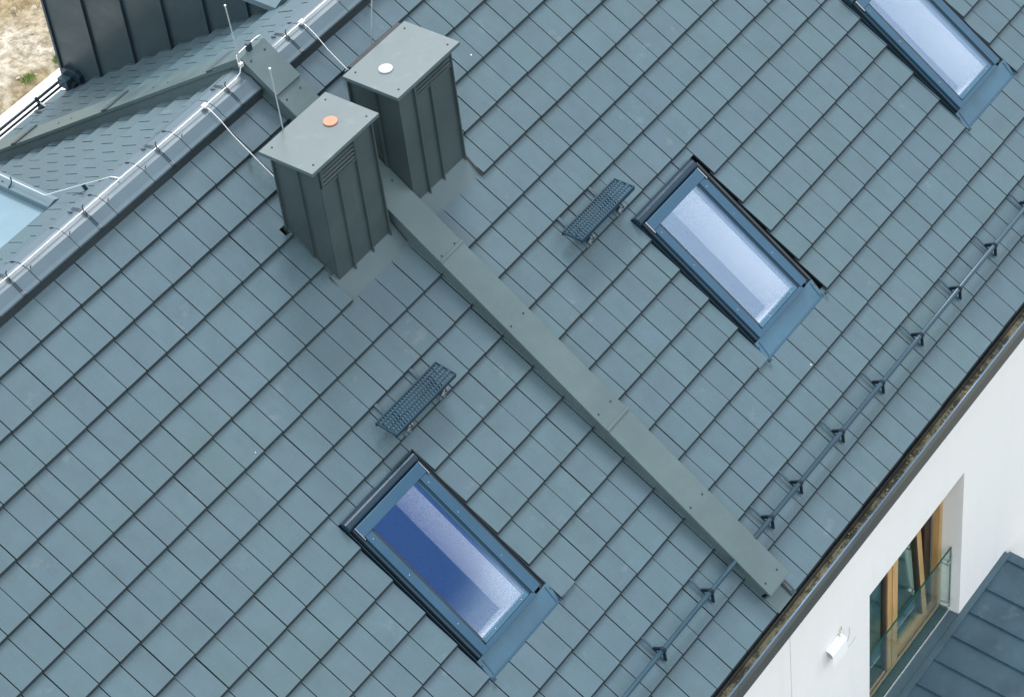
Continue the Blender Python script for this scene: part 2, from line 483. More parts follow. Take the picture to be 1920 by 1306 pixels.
rows_f = [(GA*k, GA*(k-1) if k > 1 else -.02) for k in range(1, 17)] + [(EAVE, GA*16)]
rb = [.29,.61,.965,1.275,1.59,1.905,2.215,2.525,2.835,3.15,3.465,3.78,4.095,4.41,4.725,5.08]
GB = .315
rows_b = [(rb[i], rb[i-1] if i else .05) for i in range(len(rb))]
DL_U, DR_U, D_S = .50, 3.38, 1.16      # right edge of the near dormer, cheek of the far one, where both meet the tiles
for parent, ua, ub, phase in ((house_l, -5.4, 1.945, 0.0), (house_r, 2.18, 9.6, .125)):
    cols = [W*(c+phase) for c in range(-26, 46) if ua-W < W*(c+phase) < ub]
    T = roof_field(parent, cols, (ua, ub), rows_f, holes_f, True, GA)
    colsb = [W*c+.165 for c in range(-26, 46) if ua-W < W*c+.165 < ub]
    hb = [(-9, DL_U, D_S, 9)] if parent is house_l else [(DR_U, 12, D_S, 9)]
    T += roof_field(parent, colsb, (ua, ub), rows_b, hb, False, GB)
    seen = sorted([t for t in T if t['inside']], key=lambda t: -t['area'])
    for t in seen[:298]: tile_object(t, parent)
    tile_stuff(seen[298:] + [t for t in T if not t['inside']], parent)

# roof deck below the tiles (dark felt), open where skylights sit
for parent, ua, ub in ((house_l, -5.4, MID), (house_r, MID, 9.6)):
    rects = [(ua, ub, -.1, EAVE-.03)]
    for h in holes_f[:3]: rects = cut(rects, (h[0]+.02, h[1]-.06, h[2]+.08, h[3]-.16))
    mb = MB()
    for u0,u1,s0,s1 in rects: mb.box(u0, u1, -s1, -s0, -.135, -.105)
    mb.build('roof_deck', M_UNDER, parent, FS)
    MB().box(ua, ub, .1, 5.05, -.135, -.105).build('roof_deck', M_UNDER, parent, BS)

# ridge: folded metal caps, each about 0.41 long, butting under a dark joint
RP = [(-.034,.030),(-.034,.042),(-.008,.056),(.056,.106),(.143,.131),(.230,.106),(.294,.056),(.320,.042),(.320,.030)]
def ridge_caps(parent, xs):
    for a, b_ in zip(xs[:-1], xs[1:]):
        dz = random.uniform(-.0015,.0015)
        MB().sheet_x([(y,z+dz) for y,z in RP][::-1], a+.003, b_-.003, .004).build('ridge_cap', M_RIDGE, parent)
    MB().box(xs[0], xs[-1], -.030, .00, -.060, .038).box(xs[0], xs[-1], .286, .316, -.06, .038).build('ridge_shade_strip', M_EDGE_SHADE, parent)  # dark strip added to stand in for the shaded face under the caps
    for x in xs[1:-1]:
        MB().sheet_x([(y,z-.004) for y,z in RP][::-1], x-.012, x+.012, .003).build('ridge_joint', M_DARK, parent)
xl = [-5.4+.41*0] + [.27+.41*k for k in range(-13, 5) if .27+.41*k > -5.2] 
xl = xl[:-1] + [1.915] if abs(xl[-1]-1.91) < .02 else xl + [1.915]
xr = [2.205] + [2.575+.41*k for k in range(0, 17)]
ridge_caps(house_l, xl); ridge_caps(house_r, xr)

# ------------------------------------------------------------------ walls
YW = -4.45; YI = -4.12; ZE = -3.55
OX0, OX1, OZ0, OZ1 = 3.44, 5.075, -6.735, -4.795
MB().box(-5.4, 2.188, YW, YI, GROUND-.3, ZE).build('wall', M_WHITE, house_l)
mb = MB()
mb.box(2.196, OX0, YW, YI, GROUND-.3, ZE)
mb.box(OX1, 9.6, YW, YI, GROUND-.3, ZE)
mb.box(OX0, OX1, YW, YI, OZ1, ZE)
mb.box(OX0, OX1, YW, YI, GROUND-.3, OZ0-.07)
mb.build('wall', M_WHITE, house_r)
for parent, ua, ub in ((house_l, -5.4, 2.19), (house_r, 2.194, 9.6)):
    MB().box(ua, ub, 3.9, 4.2, GROUND-.3, -2.78).build('wall', M_WHITE, parent)
MB().box(-5.4, -5.2, -4.1, 3.9, GROUND-.3, -3.2).build('wall', M_WHITE, house_l)
MB().box(9.4, 9.6, -4.1, 3.9, GROUND-.3, -3.2).build('wall', M_WHITE, house_r)

# timber French window, part of the right-hand house (window > frame, mullion, sash, pane ...)
YF = -4.25
win = MB().box(OX0+.002, OX1-.002, YF+.004, YF+.075, OZ0-.06, OZ0-.012).build('window', M_WOOD, house_r)
win['label'] = 'tall timber window behind the glass balustrade, right sash tilted'
def wbox(nm, x0, x1, z0, z1, m=M_WOOD, y0=YF, y1=YF+.075, bev=.004):
    return MB().box(x0, x1, y0, y1, z0, z1).build(nm, m, win, bevel=bev)
wbox('jamb', OX0+.002, OX0+.055, OZ0-.012, OZ1)
wbox('jamb', OX1-.050, OX1-.002, OZ0-.012, OZ1)
wbox('head', OX0+.055, OX1-.050, OZ1-.07, OZ1-.001)
wbox('bottom_rail', OX0+.055, OX1-.050, OZ0-.012, OZ0+.05)
wbox('mullion', 4.105, 4.175, OZ0+.05, OZ1-.07)
wbox('stile', 4.070, 4.102, OZ0+.05, OZ1-.07, M_BROWN, YF+.012, YF+.08)
wbox('stile', 4.178, 4.265, OZ0+.05, OZ1-.07, M_WOOD, YF-.008, YF+.06)
MB().box(OX0+.055, 4.070, YF+.035, YF+.045, OZ0+.05, OZ1-.07).build('pane', M_WGLASS, win)
MB().box(OX0+.055, OX1-.050, YF-.002, YF+.006, OZ0+.050, OZ0+.058).build('gasket', M_BROWN, win)
wbox('sash', OX0+.055, 4.070, OZ0+.058, OZ0+.115, M_WOOD, YF+.006, YF+.075)
MB().box(OX0+.055, 4.070, YF+.004, YF+.034, OZ0+.115, OZ0+.122).build('gasket', M_BROWN, win)
# tilted right sash, hinged at its foot
SA = Matrix.Translation((0, YF+.03, OZ0+.060)) @ Matrix.Rotation(-R(4.2), 4, 'X')
HZ = OZ1-OZ0-.13
for x0,x1,z0,z1 in ((4.27,4.31,0,HZ),(4.80,4.885,0,HZ),(4.31,4.80,0,.075),(4.31,4.80,HZ-.075,HZ)):
    MB().box(x0,x1,0,.06,z0,z1).build('sash', M_WOOD, win, SA, bevel=.004)
MB().box(4.31,4.80,.025,.035,.075,HZ-.075).build('pane', M_WGLASS, win, SA)
for x0,x1 in ((4.780,4.80),): MB().box(x0,x1,-.004,.024,.075,HZ-.075).build('sash_seal', M_BROWN, win, SA)
wbox('reveal_strip', 4.915, OX1-.050, OZ0+.05, OZ1-.07, M_BROWN, YF+.09, YF+.12, 0)
MB().box(3.2,5.4,-3.3,-3.2,-7.2,-4.2).box(3.1,3.2,YI,-3.2,-7.2,-4.2).box(5.4,5.5,YI,-3.2,-7.2,-4.2).box(3.1,5.5,YI,-3.2,-7.3,-7.2).box(3.1,5.5,YI,-3.2,-4.2,-4.1).build('room_walls', painted('room_paint',(.26,.43,.41),.7,.1), win)
# curtain folds seen through the glass
cp = [(4.52+.42*i/24, -3.75+.022*math.sin(i*1.9)) for i in range(25)]
MB().prism_z(cp+[(x,y+.006) for x,y in cp[::-1]], -6.7, -4.4).build('curtain', painted('curtain_cloth',(.60,.67,.63),.8,.1), win)
MB().box(OX0, OX1, -4.345, YF+.004, OZ0-.028, OZ0-.014).build('sill', M_SILL, house_r)
MB().box(OX0, OX1, -4.352, -4.345, OZ0-.05, OZ0-.006).build('sill_edge', M_STEEL, house_r)
MB().box(OX0+.001, OX1-.001, YW-.001, -4.3525, OZ0-.06, OZ0-.022).build('sill_apron', M_FLASH, house_r)

# ------------------------------------------------------------------ parapet between the houses
PU0, PU1, PH = 1.926, 2.200, .100
par = thing('parapet', 'long grey-green metal coping over the party wall, running up and over both roof slopes', 'parapet', Matrix.Translation(F(MID, 2.7)))
MB().box(PU0+.012, PU1-.012, -5.47, .06, -.10, PH-.028).build('side_wall', M_COPE, par, FS)
MB().box(PU0+.012, PU1-.012, .10, 5.0, -.10, PH-.028).build('side_wall', M_COPE, par, BS)
def cope(s0, s1, A, sign, h=PH, w=0, t=.03):
    a, b_ = sorted((sign*s0, sign*s1))
    return MB().box(PU0-w, PU1+w, a, b_, h-t, h).build('coping_sheet', M_COPE, par, A, bevel=.0035)
cope(.0, 1.905, FS, -1); cope(1.911, 3.715, FS, -1); cope(3.721, 5.50, FS, -1)
MB().box(PU0, PU1, -5.507, -5.495, -.03, PH-.002).build('end_plate', M_COPE, par, FS)
for s in (1.905, 3.716):
    MB().box(PU0-.004, PU1+.004, -s-.010, -s+.012, PH-.03, PH+.010).build('joint_fold', M_COPE, par, FS, bevel=.003)
def apex_prism(sf, sb_, h0, h1):
    def front(s_, h): v = F(0, s_, h); return (v.y, v.z)
    def backp(s_, h): v = B(0, s_, h); return (v.y, v.z)
    def top(h):
        tf, tb = math.tan(TH), math.tan(TB)
        yy = (APZ + h/CB + tb*APY - h/CT)/(tf+tb)
        return (yy, tf*yy + h/CT)
    return [front(sf,h1), top(h1), backp(sb_,h1), backp(sb_,h0), top(h0), front(sf,h0)]
MB().prism_x(apex_prism(.02, .08, .0, PH-.002)[::-1], PU0+.001, PU1-.001).build('apex_block', M_COPE, par)
MB().prism_x(apex_prism(.135, .30, PH-.03, PH+.022)[::-1], PU0-.006, PU1+.006).build('apex_cover', M_COPE, par, bevel=.003)
cope(.05, 2.06, BS, 1); cope(2.066, 3.70, BS, 1); cope(3.706, 5.05, BS, 1)
for s in (.385, 2.07, 3.71):      # raised strips where the far coping sheets meet
    MB().box(PU0-.003, PU1+.003, s-.045, s+.045, PH-.002, PH+.014).build('joint_strip', painted('joint_sheet',(.046,.066,.076),.45,.1), par, BS, bevel=.002)
scr = MB().disc((0,0), .0075, 0, .004, 10).mesh('screw')
def screw(parent, A, x, y, z):
    o = place('screw', scr, M_DARK, parent)
    o.matrix_local = MW[parent.name].inverted() @ A @ Matrix.Translation((x,y,z))
for s,z in ((1.876,0),(2.628,0),(3.58,0),(4.588,0),(5.411,0),(.205,0),(-.19,.024),(.60,0),(1.2,0)):
    for u in (1.972, 2.134): screw(par, FS, u, -s, PH+z)
for s in (1.19, 2.82, 1.42, 3.05):
    screw(par, BS, 2.06 if s in (1.25,3.0) else 2.05, s, PH)

# ------------------------------------------------------------------ chimneys
def chimney(x0, x1, yf, yb, ztop, label, disc_xy, disc_m, seams_f, louv, cap, lab_disc):
    t = thing('chimney', label, 'chimney', Matrix.Translation(((x0+x1)/2, (yf+yb)/2, .75*yf-.1)), 'metal clad chimneys astride the parapet')
    zb = .75*yf - .12
    MB().box(x0+.012, x1-.012, yf+.020, yb-.012, zb, ztop-.004).build('core', M_DARK, t)
    # front pans between the seams, then left pans and the hidden sides
    def fz(y): return .75*y-.10
    edges = [x0] + [x0+(x1-x0)*q for q in seams_f] + [x1]
    la, lb = louv
    for a, b_ in zip(edges[:-1], edges[1:]):
        top = ztop-.03 if not (a > la-.01 and b_ < lb+.01) else ztop-.245
        MB().box(a+.001, b_-.001, yf, yf+.012, fz(yf), top).build('front_panel', M_CLAD, t)
    for q in list(seams_f)+[1.0]:
        x = x0+(x1-x0)*q
        inl = la+.02 < x < lb-.02
        MB().box(x-.006, x+.006, yf-.022, yf+.002, fz(yf)-.01, ztop-(.205 if inl else .03)).build('front_seam', M_CLAD, t, bevel=.002)
    ym = yf+(yb-yf)*.46
    for a, b_ in ((yf, ym), (ym, yb)):
        MB().box(x0, x0+.012, a+(.013 if a == yf else .001), b_-.001, fz(yf), ztop-.03).build('side_panel', M_CLAD, t)
        MB().box(x1-.012, x1, a+(.013 if a == yf else .001), b_-.001, fz(yf), ztop-.03).build('side_panel', M_CLAD, t)
    for y in (ym, yb-.004):
        MB().box(x0-.022, x0+.002, y-.006, y+.006, fz(yf), ztop-.03).build('side_seam', M_CLAD, t, bevel=.002)
    MB().box(x0+.012, x1-.012, yb-.012, yb, fz(yf), ztop-.03).build('back_panel', M_CLAD, t)
    # louvre
    MB().box(la, lb, yf-.016, yf, ztop-.245, ztop-.225).box(la, la+.012, yf-.016, yf, ztop-.225, ztop-.03).box(lb-.012, lb, yf-.016, yf, ztop-.225, ztop-.03).build('louvre_frame', M_CLAD, t)
    for k in range(5):
        z = ztop-.216+.037*k
        MB().prism_x([(yf-.016,z),(yf-.006,z+.006),(yf-.006,z+.017),(yf-.016,z+.010)], la+.012, lb-.012).build('louvre_slat', M_CLAD, t)
    # cap
    c0,c1,d0,d1 = cap
    cp_ = MB().box(c0,c1,d0,d1,ztop-.032,ztop).build('cap', M_CAP, t, bevel=.003)
    for sx in (c0+.085, c1-.075):
        for sy in (d0+.06, d1-.06): 
            MB().disc((sx,sy), .008, ztop, ztop+.004, 10).build('screw', M_DARK, cp_)
    d = MB().disc(disc_xy, .055, ztop, ztop+.012, 28).build('disc', disc_m, cp_, bevel=.002)
    d['label'] = lab_disc
    return t
CH1 = chimney(1.243, 1.853, -1.168, -.722, .262, 'metal clad chimney left of the parapet, orange disc on its flat cap', (1.667,-.957), M_ORANGE, (.29,.65), (1.250,1.640), (1.140,1.923,-1.212,-.702), 'round orange disc')
CH2 = chimney(2.205, 2.836, -1.153, -.676, .292, 'metal clad chimney right of the parapet, white disc on its flat cap', (2.325,-.966), M_DISC, (.28,.57), (2.386,2.836), (2.098,2.862,-1.257,-.728), 'round white disc')
for ch, u0, u1, s0, s1 in ((CH1, 1.203, 1.924, 1.40, 1.664), (CH2, 2.202, 2.862, 1.38, 1.657)):
    MB().prism_x([(-s1,-.047),(-s0,-.012),(-s0,.003),(-s1,-.040)][::-1], u0, u1).build('apron_flashing', M_LEAD, ch, FS)
    MB().box(u0, u1, -s1-.005, -s1+.004, -.048, -.036).build('apron_fold', M_LEAD, ch, FS, bevel=.002)
    MB().box(max(u0,1.236), min(u1,2.84), -s0-.02, -.86, -.06, -.014).build('base_flashing', M_LEAD, ch, FS)
MB().prism_x([(-1.657,-.04),(-1.40,.0),(-1.40,.012),(-1.657,-.022)][::-1], 2.850, 2.862).build('apron_fold', M_RUST, CH2, FS)

# ------------------------------------------------------------------ skylights
def skylight(du, label):
    M = FS @ Matrix.Translation((du, -3.47, 0))
    t = thing('skylight', label, 'skylight', M, 'roof windows in the near slope')
    L = lambda mb, nm, m, par_=t, **k: mb.build(nm, m, par_, M, **k)
    y = lambda s: 3.47-s
    B_ = lambda u0,u1,s0,s1,h0,h1: MB().box(u0,u1,y(s1),y(s0),h0,h1)
    # tray and side gutters in the dark gap between tiles and frame
    L(MB().box(-.21,.715,y(4.16),y(4.145),-.090,-.078).box(-.21,-.150,y(4.145),y(2.73),-.090,-.078).box(.575,.715,y(4.145),y(2.73),-.090,-.078).box(-.15,.575,y(2.84),y(2.73),-.090,-.078), 'gutter_tray', M_DARK)
    L(MB().box(-.199,-.193,y(4.2),y(2.75),-.055,-.006), 'tray_upstand', M_NAVY)
    L(MB().box(.655,.661,y(4.2),y(2.75),-.055,-.006), 'tray_upstand', M_NAVY)
    L(MB().box(.625,.631,y(4.2),y(2.80),-.04,-.012), 'tray_rib', M_NAVY)
    L(MB().box(.641,.646,y(4.2),y(2.80),-.04,-.010), 'tray_rib', M_DARK)
    # flat side flashing that carries the rain past the frame
    L(B_(.606,.640,2.80,4.14,-.032,-.018), 'side_flashing', M_GUTSIDE)
    if 3 < du < 4: L(B_(.668,.700,2.80,4.14,-.046,-.034), 'side_flashing', M_GUTSIDE)
    # outer frame
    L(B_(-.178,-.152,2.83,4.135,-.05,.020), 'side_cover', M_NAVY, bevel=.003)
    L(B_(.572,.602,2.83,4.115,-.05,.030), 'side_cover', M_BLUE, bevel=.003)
    # sash rails with a groove between them
    L(B_(-.150,-.078,2.90,4.140,-.05,.040), 'sash_rail', M_BLUE, bevel=.003)
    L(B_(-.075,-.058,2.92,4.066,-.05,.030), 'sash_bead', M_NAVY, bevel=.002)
    L(B_(.507,.570,2.90,4.115,-.05,.040), 'sash_rail', M_BLUE, bevel=.003)
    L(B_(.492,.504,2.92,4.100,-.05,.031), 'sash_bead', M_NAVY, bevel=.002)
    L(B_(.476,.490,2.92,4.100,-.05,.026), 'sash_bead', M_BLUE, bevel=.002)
    L(B_(-.075,.520,4.104,4.142,-.05,.034), 'bottom_rail', M_BLUE, bevel=.003)
    L(B_(-.058,.474,4.062,4.101,-.05,.030), 'bottom_rail', M_APRON, bevel=.003)
    # top cover and hood
    L(B_(-.165,.588,2.832,2.925,-.04,.048), 'top_cover', M_BLUE, bevel=.004)
    for u in (-.171, .589):
        L(B_(u,u+.006,2.830,2.945,.0,.050), 'hinge_plate', M_CHROME)
    n = 10
    prof = [(y(2.742),-.01)] + [(y(2.786)+.044*math.cos(math.pi*k/n), .006+.040*math.sin(math.pi*k/n)) for k in range(n+1)] + [(y(2.830),-.01)]
    L(MB().prism_x(prof[::-1], -.202, .618), 'hood', M_HOOD)
    L(B_(-.202,.640,2.735,2.744,-.02,.010), 'hood_flange', M_NAVY)
    # pane
    g = L(B_(-.060,.478,2.915,4.064,.010,.024), 'pane', M_GLASS)
    L(B_(-.060,-.050,2.92,4.064,.0245,.027).add([], []), 'pane_seal', M_DARK)
    # apron below
    ap = L(MB().prism_x([(y(4.302),-.042),(y(4.142),-.02),(y(4.142),.002),(y(4.302),-.030)][::-1], -.203, .668), 'apron', M_APRON)
    L(MB().box(-.203,.668,y(4.318),y(4.300),-.045,-.026), 'apron_fold', M_BLUE, ap, bevel=.002)
    for u in (-.165,.628): L(MB().prism_x([(y(4.302),-.032),(y(4.16),-.004),(y(4.16),.004),(y(4.302),-.026)][::-1], u, u+.004), 'apron_rib', M_BLUE, ap)
    L(B_(-.225,-.190,4.315,4.335,-.01,.004), 'clip', M_NAVY)
    L(B_(.668,.700,4.300,4.318,-.01,.006), 'clip', M_NAVY)
    for u,s,h in ((-.115,2.98,.040),(-.115,3.35,.040),(-.115,3.85,.040),(.538,2.99,.040),(.538,3.30,.040),(.538,3.75,.040),(.08,4.08,.030),(.40,4.08,.030)):
        L(MB().disc((u,y(s)), .0030, h, h+.002, 8), 'screw', M_STEEL)
    # white plasterboard lining of the shaft, dark attic room beyond it
    D = .46
    L(B_(.480,.50,2.90,4.10,-D,-.002), 'lining', M_LINING)
    L(B_(-.08,-.060,2.90,4.10,-D,-.002), 'lining', M_LINING)
    L(B_(-.06,.480,2.895,2.913,-D,-.002), 'lining', M_LINING)
    L(B_(-.06,.480,4.066,4.09,-D,-.002), 'lining', M_LINING)
    L(MB().box(-.6,1.5,y(4.6),y(2.3),-1.6,-1.55).box(-.6,-.55,y(4.6),y(2.3),-1.55,-D).box(1.45,1.5,y(4.6),y(2.3),-1.55,-D)
      .box(-.55,1.45,y(4.6),y(4.55),-1.55,-D).box(-.55,1.45,y(2.35),y(2.3),-1.55,-D)
      .box(-.6,-.08,y(4.6),y(2.3),-D,-D+.03).box(.5,1.5,y(4.6),y(2.3),-D,-D+.03).box(-.08,.5,y(2.895),y(2.3),-D,-D+.03).box(-.08,.5,y(4.6),y(4.09),-D,-D+.03), 'attic_room', M_ROOM)
    return t
skylight(SKY_U[0], 'skylight left of the parapet, below the left roof step, its glass mirroring deep blue sky')
skylight(SKY_U[1], 'skylight right of the parapet, below the right roof step, its glass mirroring white cloud')
skylight(SKY_U[2], 'skylight cut off by the upper right corner of the picture, glass mirroring white cloud')

# ------------------------------------------------------------------ roof steps (perforated treads)
def roof_step(x0, yb, z, lift, straps, label):
    M = Matrix.Translation((x0, yb, z)) @ Matrix.Rotation(-lift, 4, 'X')
    t = thing('roof_step', label, 'roof step', M, 'perforated roof steps above the skylights')
    LX, LY = .735, .196
    # tread: ribbed rows of pressed teeth between slots; y runs towards the eave as negative
    nx, ny = 26, 5
    cols_ = LX/nx; rws = (LY-.02)/ny
    fr = MB().box(0,LX,-.012,0,-.034,.002).box(0,LX,-LY,-LY+.012,-.034,.002).box(0,.010,-LY+.010,-.010,-.014,.002).box(LX-.010,LX,-LY+.010,-.010,-.014,.002)
    tread = fr.build('tread_frame', M_TREAD, t, M)
    for j in range(ny+1):
        yy = -.010-rws*j
        if 0 < j < ny:
            pts = [(.010+cols_*i*.5, yy+(.006 if i%2 else -.006)) for i in range(2*int((LX-.02)/cols_)+1)]
            mb = MB()
            for (xa,ya),(xb,yb_) in zip(pts[:-1], pts[1:]):
                mb.add([(xa,ya-.0050,-.008),(xb,yb_-.0050,-.008),(xb,yb_+.0050,-.008),(xa,ya+.0050,-.008),(xa,ya-.0050,.001),(xb,yb_-.0050,.001),(xb,yb_+.0050,.001),(xa,ya+.0050,.001)],
                       [(3,2,1,0),(4,5,6,7),(0,1,5,4),(2,3,7,6)])
            mb.build('tread_rib', M_TREAD, tread, M)
    mb = MB()
    for j in range(ny):
        for i in range(nx):
            cx = .012+cols_*(i+.5+(.5 if j%2 else 0)*.9); cy = -.010-rws*(j+.5)
            if cx > LX-.016: continue
            w_ = cols_*.24
            mb.add([(cx-w_,cy-rws*.46,-.004),(cx+w_,cy-rws*.46,-.004),(cx+w_,cy+rws*.46,-.004),(cx-w_,cy+rws*.46,-.004),(cx-w_,cy,.008),(cx+w_,cy,.008),(cx-w_,cy-rws*.46,-.010),(cx+w_,cy+rws*.46,-.010)],
                   [(0,1,5,4),(4,5,2,3),(0,4,3),(1,2,5),(3,2,1,0)])
    teeth = mb.build('tread_teeth', M_TOOTH, tread, M, kind='stuff')
    # brackets: strap under the tile above, hoop, foot
    for u in straps:
        st = MB().box(u-.014,u+.014,-2.42,-2.30,-.022,-.012).box(u-.014,u+.014,-2.64,-2.42,-.016,.006).build('strap', M_STRAP, t, FS)
        MB().box(u+.020,u+.045,-2.642,-2.56,.003,.014).build('foot_plate', M_STRAP, st, FS)
        c = F(u+.03, 2.585, .06)
        ang = [R(a) for a in range(-80, 200, 20)]
        MB().tube([c+Vector((0, .042*math.cos(a), .040*math.sin(a))) for a in ang], .009, 6).build('hoop', M_NAVY, st)
        MB().box(u+.022,u+.034,-2.60,-2.44,.01,.07).build('bracket_arm', M_NAVY, st, FS)
        q = F(u+.03, 2.600, .095)
        MB().tube([q+Vector((-.02,0,0)), q+Vector((.02,0,0))], .008, 8).build('bolt', M_CHROME, st)
        q = F(u+.02, 2.615, .03)
        MB().tube([q+Vector((-.015,0,0)), q+Vector((.02,0,0))], .006, 8).build('bolt', M_CHROME, st)
    return t
roof_step(.548, -1.973, -1.375, R(-9), (.71,1.135), 'blue perforated roof step left of the parapet, just above the blue skylight')
roof_step(2.935, -1.972, -1.375, 0.0, (3.075,3.495), 'blue perforated roof step right of the parapet, near the far chimney and a skylight')

# ------------------------------------------------------------------ pipe snow guards near the eave
PS, PHH, PR = 5.125, .085, .0205
def snow_guard(u0, u1, brs, label):
    t = thing('snow_guard', label, 'snow guard', FS @ Matrix.Translation(((u0+u1)/2, -PS, 0)), 'pipe snow guards along the eave')
    MB().tube([F(u0,PS,PHH), F(u1,PS,PHH)], PR, 14).build('pipe', M_PIPE, t, smooth=True)
    MB().tube([F(u0,PS+.012,PHH-.027), F(u1,PS+.012,PHH-.027)], .0075, 8).build('ice_rail', M_NAVY, t, smooth=True)
    for u in brs:
        br = MB().box(u-.008,u+.008,-5.20,-4.955,-.002,.007).build('bracket', M_PIPE, t, FS)
        # two splayed legs up to a collar round the pipe
        leg = MB()
        for sa, sb_ in ((5.080,5.108),(5.203,5.145)):
            leg.add([Vector((u-.004,-sa-.013,.009)),Vector((u-.004,-sa+.013,.009)),Vector((u-.004,-sb_+.015,.075)),Vector((u-.004,-sb_-.015,.075)),
                     Vector((u+.012,-sa-.013,.009)),Vector((u+.012,-sa+.013,.009)),Vector((u+.012,-sb_+.015,.075)),Vector((u+.012,-sb_-.015,.075))],
                    [(0,1,2,3),(7,6,5,4),(0,4,5,1),(1,5,6,2),(2,6,7,3),(3,7,4,0)])
        leg.build('bracket_leg', M_CLAMP, br, FS)
        MB().tube([F(u-.010,PS,PHH), F(u+.016,PS,PHH)], PR+.007, 14).build('collar', M_CLAMP, br)
    for u in (x for x in (5.0-.28, 6.9) if u0 < x < u1):
        MB().tube([F(u-.004,PS,PHH), F(u+.004,PS,PHH)], PR+.0015, 14).build('pipe_joint', M_PIPE, t)
snow_guard(2.196, 9.5, (2.439,2.864,3.505,4.14,4.777,5.42,6.037,6.66,7.3,7.93,8.57), 'long blue-grey snow guard pipe on brackets, right of the parapet above the gutter')
snow_guard(-5.3, 1.925, (1.575,.914,.27,-.37,-1.0,-1.64,-2.3,-2.95,-3.6), 'blue-grey snow guard pipe left of the parapet, near the bottom edge of the picture')

# ------------------------------------------------------------------ gutter along the near eave
gut = thing('rain_gutter', 'grey metal rain gutter with leaf litter, between the tiles and the white wall', 'gutter', Matrix.Translation((MID, -4.6, -3.5)))
GP = [(-4.515,-3.47),(-4.515,-3.53),(-4.585,-3.53),(-4.618,-3.51),(-4.618,-3.44)]
for a, b_ in ((-5.4, 1.20), (1.204, 3.205), (3.21, 6.6), (6.604, 9.6)):
    MB().sheet_x(GP, a, b_, .004).build('gutter_length', M_GUT, gut)
    MB().tube([(a,-4.613,-3.436),(b_,-4.613,-3.436)], .0085, 10).build('front_bead', M_RIM, gut, smooth=True)
MB().box(-5.4, 9.6, -4.583, -4.519, -3.526, -3.522).build('gutter_floor', M_GUTIN, gut)
MB().box(-5.4, 9.6, -4.575, -4.456, -3.735, -3.536).build('fascia_board', M_FASC, gut)
# leaf litter lying in the gutter: ragged clumps, more in some stretches than in others
mb = MB(); rnd = random.Random(3)
u = .2
while u < 7.6:
    dens = .5+.5*math.sin(u*2.3+1)*math.sin(u*.9)
    for _ in range(int(rnd.random()*1.8+6*max(0,dens-.35))):
        cx, cy = u+rnd.uniform(0,.08), rnd.uniform(-4.576,-4.522)
        cz = -3.521 + rnd.uniform(.0,.012)*(.3+max(0,dens))
        r_ = rnd.uniform(.004,.011); a = rnd.uniform(0,6.28); k = 5
        pts = [(cx+r_*1.6*math.cos(a+2*math.pi*i/k)*rnd.uniform(.6,1.1), cy+r_*math.sin(a+2*math.pi*i/k), cz+rnd.uniform(-.003,.003)) for i in range(k)]
        pts = [(x, min(max(y_,-4.580),-4.518), max(z_,-3.520)) for x,y_,z_ in pts]
        mb.add(pts+[(cx,cy,cz+.003)], [(i,(i+1)%k,k) for i in range(k)])
    u += .05
ml, nt, b = new_mat('leaf_litter')
gi = nt.nodes.new('ShaderNodeNewGeometry')
rr = nt.nodes.new('ShaderNodeValToRGB')
nt.links.new(gi.outputs['Random Per Island'], rr.inputs[0])
rr.color_ramp.elements[0].color = (.13,.115,.06,1); rr.color_ramp.elements[1].color = (.46,.40,.25,1)
e_ = rr.color_ramp.elements.new(.5); e_.color = (.27,.235,.12,1)
nt.links.new(rr.outputs[0], b.inputs['Base Color']); b.inputs['Roughness'].default_value = .8
lit = mb.build('leaf_litter', ml, None, kind='stuff'); tag(lit, 'olive brown leaf litter lying in the rain gutter', 'leaves')
# drip grid closing the tiles at the eave, and the open end of the party wall flashing
MB().box(1.935, 2.19, -5.662, -5.50, -.020, -.004).build('eave_flashing', M_COPE, par, FS)
MB().box(2.130, 2.180, -5.655, -5.505, -.004, .012).build('eave_channel', M_NAVY, par, FS)
MB().box(2.142, 2.160, -5.62, -5.53, .012, .016).build('channel_rib', M_GUT, par, FS)

# ------------------------------------------------------------------ balustrade
bal = thing('glass_balustrade', 'clear glass balustrade with steel clamps in front of the timber window', 'balustrade', Matrix.Translation((4.26, -4.35, OZ0)))
MB().box(OX0+.012, OX1-.014, -4.356, -4.344, -6.70, -5.865).build('glass_panel', M_BGLASS, bal)
MB().box(OX0+.012, OX1-.014, -4.3565, -4.3435, -5.864, -5.857).build('top_edge', M_GEDGE, bal)
MB().box(OX1-.0135, OX1-.0105, -4.3565, -4.3435, -6.70, -5.857).build('side_edge', M_GEDGE, bal)
for x, sx in ((4.972, 1), (3.545, -1)):
    for z in (-5.965, -6.565):
        MB().tube([(x,-4.388,z),(x,-4.357,z)], [.027,.027], 18).build('clamp', M_CHROME, bal, smooth=False)
        MB().tube([(x,-4.343,z),(x,-4.30,z)], [.027,.022], 18).build('clamp', M_CHROME, bal, smooth=False)

